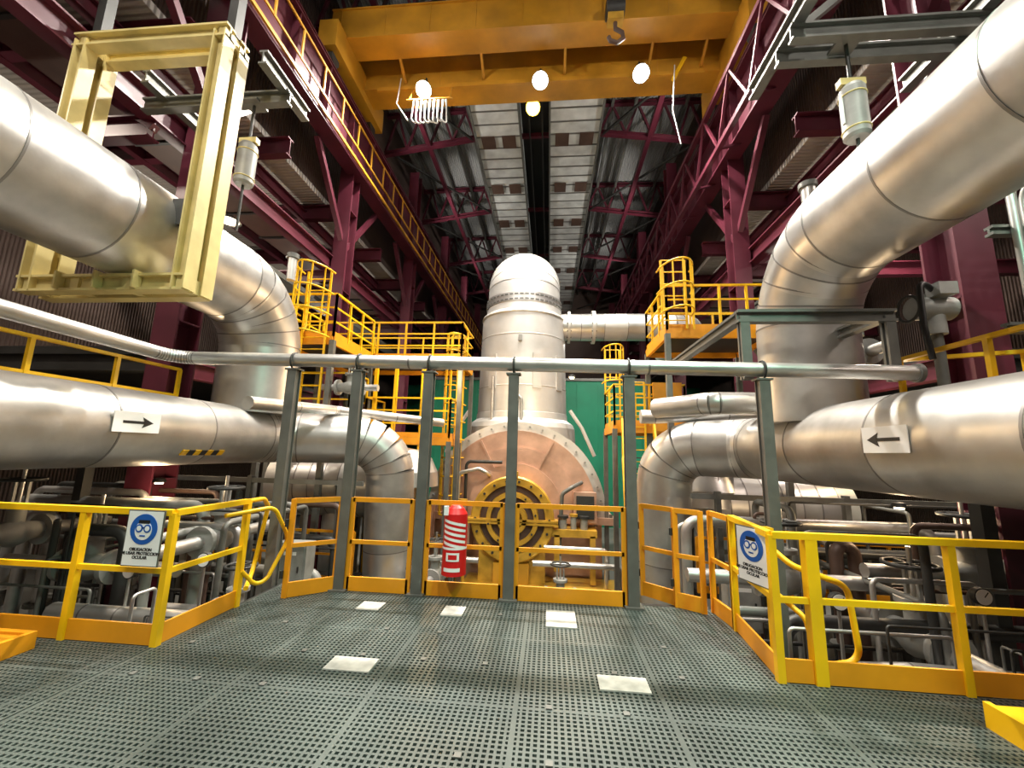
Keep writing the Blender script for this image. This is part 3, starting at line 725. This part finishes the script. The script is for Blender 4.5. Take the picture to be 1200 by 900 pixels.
b=B('condensate_pipe'); clad(b,[(-4.95,6.3,2.35),(-4.9,9.0,2.5),(-2.9,11,2.4)],.11,.3,1.2,('al0','al2'),16); b.done()
b=B('condensate_pipe'); clad(b,[(2.2,8.6,2.62),(2.9,7.6,2.62),(5.2,7.6,2.62)],.2,.3,1.2,('al0','al2'),20); clad(b,[(2.0,9.2,2.5),(2.3,9.2,2.5),(5.2,8.8,2.7)],.15,.1,1.2,('al0','al2'),20); b.done()
b=B('vent_stub'); b.cyl((-5.6,7.9,5.2),(-5.6,7.9,5.75),.09,'al0'); b.cyl((-5.6,7.9,5.7),(-5.6,7.9,5.8),.12,'gry'); b.done()
b=B('vent_stub'); b.cyl((4.0,6.2,5.3),(4.0,6.2,5.9),.1,'al0'); b.cyl((4.0,6.2,5.85),(4.0,6.2,5.93),.13,'gry'); b.done()
b=B('electrical_conduit_bundle')
for i in range(5):
    x=5.4+i*.13; b.tube([(x,4.9,2.2),(x,4.9,4.9-.1*i),(x+.02,4.6,5.25-.1*i),(x+.5+.1*i,4.2,5.3-.12*i),(x+2.5,4.2,5.3-.12*i)],.045,'al0',.3,10)
b.ibeam((5.2,5.0,3.2),(7.5,5.0,3.2),.1,.12,'gry'); b.ibeam((5.2,5.0,4.4),(7.5,5.0,4.4),.1,.12,'gry'); b.done()
b=B('motor_actuator'); b.cyl((4.75,5.6,3.65),(5.2,5.6,3.65),.15,'lgr',24); b.cyl((5.0,5.6,3.3),(5.0,5.6,3.85),.11,'lgr',20); b.box((5.0,5.45,3.85),(.22,.2,.16),'lgr'); b.torus((4.7,5.6,3.65),.17,.02,'dgr',axis=(1,0,0)); b.cyl((5.0,5.6,2.4),(5.0,5.6,3.4),.06,'gry')
b.tube([(5.0,5.5,3.8),(4.7,5.4,4.0),(4.6,5.3,3.3),(4.65,5.3,2.9)],.035,'blk',.2); b.done()

# ------------------------------------------------------------------ lighting (crane floodlights, then added fill lamps)
def light(name,kind,loc,energy,col,size=.5,rot=None,spot=None,aim=None):
    l=bpy.data.lights.new(name,kind); l.energy=energy; l.color=col
    if kind=='AREA': l.shape='DISK'; l.size=size
    else: l.shadow_soft_size=size
    if kind=='SPOT': l.spot_size=spot or 2.4; l.spot_blend=.6
    o=bpy.data.objects.new(name,l); COL.objects.link(o); o.location=loc
    if aim: o.rotation_euler=(V(aim)-V(loc)).to_track_quat('-Z','Y').to_euler()
    return o
W=(1,.95,.87); WW=(1,.72,.42)
for p,d in LPOS: light('floodlight_beam','SPOT',p,6500,W,.25,spot=2.6,aim=p+V((0,-.25,-1)))
light('floodlight_beam','SPOT',yl[0],1200,(1,.7,.3),.25,aim=yl[0]+V((0,0,-1)))
def fill_lamp(x,y,z,e,col=W,size=.6):  # hanging fitting made up to carry a fill light
    b=B('added_fill_lamp'); b.lathe([(.05,.45),(.12,.4),(.14,.2),(.36,0.02),(.38,0)],(x,y,z),'gry',24); b.cyl((x,y,z+.01),(x,y,z+.03),.3,'lampfill',24); b.cyl((x,y,z+.4),(x,y,z+1.2),.02,'dgr',6); b.done()
    light('added_fill_light','AREA',(x,y,z-.05),e,col,size)
for y,e in ((-6,1300),(2.5,900)):  # unseen lamps added above and behind the camera to light pipes and floor
    for x in (-5.6,4.0): fill_lamp(x,y,15.4,e)
for y in (-4,4,12):  # lamps added in both aisles as fill
    fill_lamp(-11,y,9.2,330,(1,.86,.72)); fill_lamp(10.2,y,9.2,300,(1,.84,.74))
fill_lamp(3.6,-.6,7.5,420,(.42,1,.72),.4)  # unseen green lamp added to tint the floor at right
fill_lamp(2.8,20.5,7.6,260,W,.4)  # lamp added to brighten the green partition
def fill_uplight(x,y,aim,e,col=(1,.93,.84),z=13.95,z0=13.46,spot=2.2):  # upward spot and its fitting, both added to brighten a ceiling
    b=B('added_uplight'); p=V((x,y,z)); d=(V(aim)-p).normalized()
    b.beam((x,y,z0),(x,y,z-.1),.06,.06,'dgr',up=(0,1,0)); b.beam(p-d*.15,p+d*.02,.42,.3,'dgr'); b.done()
    light('added_uplight_beam','SPOT',p+d*.12,e,col,.2,spot=spot,aim=aim)
for y in (4,14.5,22,30):  # added along the runway girders to lighten the roof
    fill_uplight(-7.35,y,(-1,y+4,17.5),750); fill_uplight(6.15,y,(-1,y+4,17.5),750)
# uplights added on the aisle mezzanines to brighten the soffit sheets
for y in (10.5,19):
    fill_uplight(-11.5,y,(-10.5,y-1,10.5),420,(1,.88,.74),4.4,3.75,2.5); fill_uplight(10.2,y,(9.4,y-1,10.5),380,(1,.88,.74),4.4,3.75,2.5)
for (x,y,z,e) in ((-2.6,10.6,4.0,170),(.6,11.0,3.7,150),(-6.6,6.6,1.0,40),(5.2,6.8,1.0,40),(-8.5,9.5,2.4,90),(7.2,9,2.6,90)):  # small lamps added to warm the turbine face and the sides
    b=B('added_warm_lamp'); b.lathe([(0,.08),(.08,.06),(.1,0)],(x,y,z),'dgr',16); b.cyl((x,y,z-.03),(x,y,z),.06,'lampfill',16); b.done()
    light('added_warm_light','POINT',(x,y,z-.12),e,WW,.12)
wd=bpy.data.worlds.new('world'); scene.world=wd; wd.use_nodes=True
wd.node_tree.nodes['Background'].inputs[0].default_value=(.5,.45,.4,1); wd.node_tree.nodes['Background'].inputs[1].default_value=.3
scene.view_settings.view_transform='Standard'
scene.view_settings.exposure=0.0
